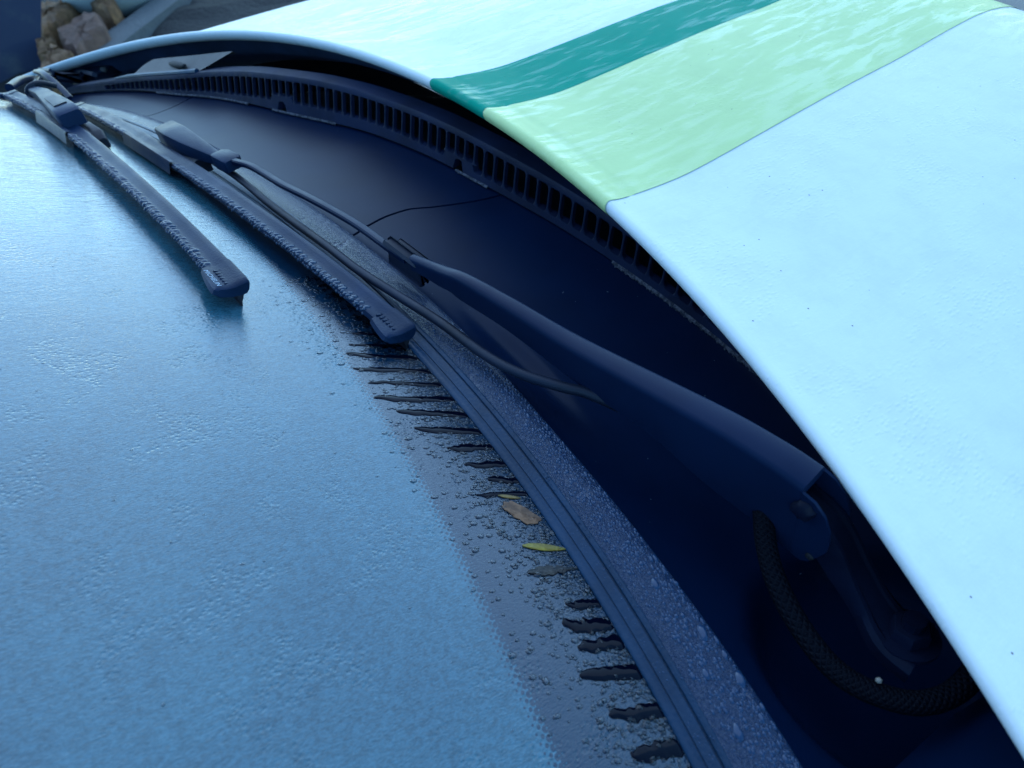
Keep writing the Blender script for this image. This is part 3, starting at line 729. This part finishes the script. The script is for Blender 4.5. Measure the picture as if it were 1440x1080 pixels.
leaf(.4850, .0200, .4985, .0040, .0065, leafmat('tan_leaf', (.10, .045, .02), (.24, .12, .06), .6), 'leaf', 'brown rounded leaf lying between the two slim leaves', 'leaf', 3, .25)
leaf(.5205, .0280, .5290, .0020, .0022, leafmat('black_twig', (.006, .006, .008), (.03, .026, .02)), 'twig', 'blackened broken twig on the glass below the yellow leaf', 'twig', 4, .35)
mb = MB(); rnd = random.Random(21)
for _ in range(60):
    x = rnd.uniform(-.2, .62); q = rnd.uniform(.03, .95); p = panel_pt(x, q); r = rnd.uniform(.00015, .0004)
    mb.dome(p, Vector((0, 0, 1)), r, r * .8, 5, rnd.uniform(1, 3), Vector((rnd.uniform(-1, 1), rnd.uniform(-1, 1), 0)))
k = NT('pale_dust'); M['crumb'] = k.base((.07, .085, .12), .8)
tag(mb.build('grit', M['crumb'], auto=None), 'tiny pale grit specks scattered over the dark cowl panel', 'grit', kind='stuff')
k = NT('pale_grit'); M['grit'] = k.base((.26, .23, .19), .7)
mb = MB(); c = Vector((.6468, .0036, -.0470)); mb.dome(c, Vector((0, -.3, 1)).normalized(), 0.0013, .0012, 6); tag(mb.build('pebble', M['grit'], smooth_=False), 'pale grit crumb caught on the braided hose', 'grit')

# ------------------------------------------------------------------ what shows past the car
k = NT('wet_tarmac'); o = k.coord(); M['ground'] = k.base(k.mix(k.noise(o, 3, 5), (.028, .033, .04), (.05, .056, .065)), .45, normal=k.bump(k.noise(o, 90, 4), .004))
v, f = gridmesh([[Vector((x, y, -.955)) for x in lin(-120, 120, 13)] for y in lin(-120, 120, 13)])
tag(link('ground', v, f, M['ground']), kind='structure')
k = NT('near_black_ground'); o = k.coord(); M['soil'] = k.base(k.mix(k.noise(o, 9, 6), (.006, .007, .009), (.02, .022, .024)), .95, normal=k.bump(k.noise(o, 30, 5), .05))
v, f = gridmesh([[Vector((x, y, -.915 + .03 * math.sin(x * 7 + y * 5) * math.sin(y * 9))) for x in lin(-14, -4.35, 40)] for y in lin(-3, 4.5, 40)])
tag(link('dark_bed', v, f, M['soil']), kind='structure')  # uneven near-black sheet laid over the ground under the stones
def stonemat(name, c1, c2):
    k = NT(name); o = k.coord(); n = k.noise(o, 9, 6, .65)
    return k.base(k.mix(k.ramp(n, .3, .7), c1, c2), .85, normal=k.bump(k.noise(o, 14, 6, .7), .05))
SA_ = stonemat('ochre_stone', (.12, .055, .02), (.30, .15, .06)); SB_ = stonemat('pink_brown_stone', (.10, .05, .035), (.22, .12, .085)); SC_ = stonemat('dark_brown_stone', (.14, .068, .03), (.27, .145, .07))
def boulder(poly, h, mat, lab, seed):
    """rough squared stone: plan outline on the ground, bulging top, chipped edges"""
    rnd = random.Random(seed); mb = MB(); P = []
    n = len(poly)
    for i in range(n):
        a, b = Vector(poly[i]), Vector(poly[(i + 1) % n])
        for j in range(5): P.append(a.lerp(b, j / 5) + Vector((rnd.uniform(-.03, .03), rnd.uniform(-.03, .03))))
    c = sum(P, Vector((0, 0))) / len(P); rings = []
    for q, z in ((1.0, -.06), (1.01, h * .5), (.99, h * .82), (.93, h * .97), (.8, h * 1.02), (.4, h * 1.04), (.02, h * 1.03)):
        rings.append([Vector((*(c + (p - c) * q), -.945 + z + rnd.uniform(-.02, .02))) for p in P])
    mb.sweep(rings); tag(mb.build('stone', mat, auto=50), lab, 'stone', 'rough stones bordering the soil bed')
boulder([(-6.59, .95), (-6.09, 1.11), (-5.57, .84), (-5.47, .70), (-6.1, .72)], .20, SA_, 'ochre squared stone beside the blue board, farthest on the left', 1)
boulder([(-5.20, .70), (-5.56, 1.03), (-5.06, 1.02), (-4.76, .83), (-4.58, .65)], .20, SB_, 'large pinkish brown stone in the middle, next to the grey kerb', 2)
boulder([(-4.36, .42), (-4.69, .52), (-4.90, .64), (-4.53, .62), (-4.30, .47)], .20, SC_, 'brown stone lowest of all, just above the far corner of the bonnet', 3)
boulder([(-4.80, .52), (-5.09, .57), (-5.15, .66), (-4.97, .65)], .20, SC_, 'small dark brown stone squeezed between the large ones', 4)
boulder([(-6.02, 1.10), (-6.20, 1.34), (-5.46, 1.20), (-5.30, 1.08)], .20, SA_, 'ochre stone under the white basin', 5)
k = NT('grey_concrete'); o = k.coord(); M['kerb'] = k.base(k.mix(k.noise(o, 8, 5), (.055, .065, .075), (.10, .115, .125)), .8, normal=k.bump(k.noise(o, 40, 5), .01))
mb = MB(); ring = []
for a in lin(0, 1, 12):
    p = Vector((-4.55 - 1.3 * a, .52 + 1.25 * a, 0)); d = Vector((.93, .36, 0)).normalized()
    ring.append([p + d * u + Vector((0, 0, z)) for u, z in ((-.14, -1.0), (-.14, -.86), (-.11, -.84), (.10, -.84), (.14, -.86), (.14, -1.0))])
mb.sweep(ring); tag(mb.build('kerb', M['kerb'], auto=30), 'grey concrete kerb running away beside the brown stones', 'kerb')
k = NT('white_enamel'); o = k.coord(); M['basin'] = k.base(k.mix(k.noise(o, 6, 4), (.30, .36, .38), (.44, .50, .52)), .5)
mb = MB(); rings = []
for q, z in ((.30, -.93), (.62, -.90), (.85, -.80), (.96, -.66), (1, -.5), (1.04, -.48), (1.04, -.45), (.96, -.45), (.9, -.62), (.6, -.82), (.05, -.86)):
    rings.append([Vector((-6.1 + .42 * q * math.cos(a), 1.42 + .46 * q * math.sin(a), z)) for a in lin(0, 6.2832 * 31 / 32, 32)])
mb.sweep(rings); tag(mb.build('basin', M['basin'], auto=40), 'white rounded basin standing behind the stones at the picture edge', 'basin')
k = NT('blue_board'); o = k.coord(); n_ = k.noise(o, 5, 6, .6); M['board'] = k.base(k.mix(k.ramp(n_, .52, .8), (.008, .020, .062), (.05, .065, .085)), .6)
mb = MB(); Q = [Vector(p) for p in ((-5.2, .468, -1.002), (-5.2, .821, -.415), (-5.2, .14, -.155), (-5.2, -.304, -.805))]; mb.add(Q + [p + Vector((-.05, .0, 0)) for p in Q], [(0, 1, 2, 3), (7, 6, 5, 4)] + [(i, i + 4, (i + 1) % 4 + 4, (i + 1) % 4) for i in range(4)])
tag(mb.build('board', M['board'], smooth_=False), 'dark blue mottled board with a straight edge beside the ochre stone', 'board')
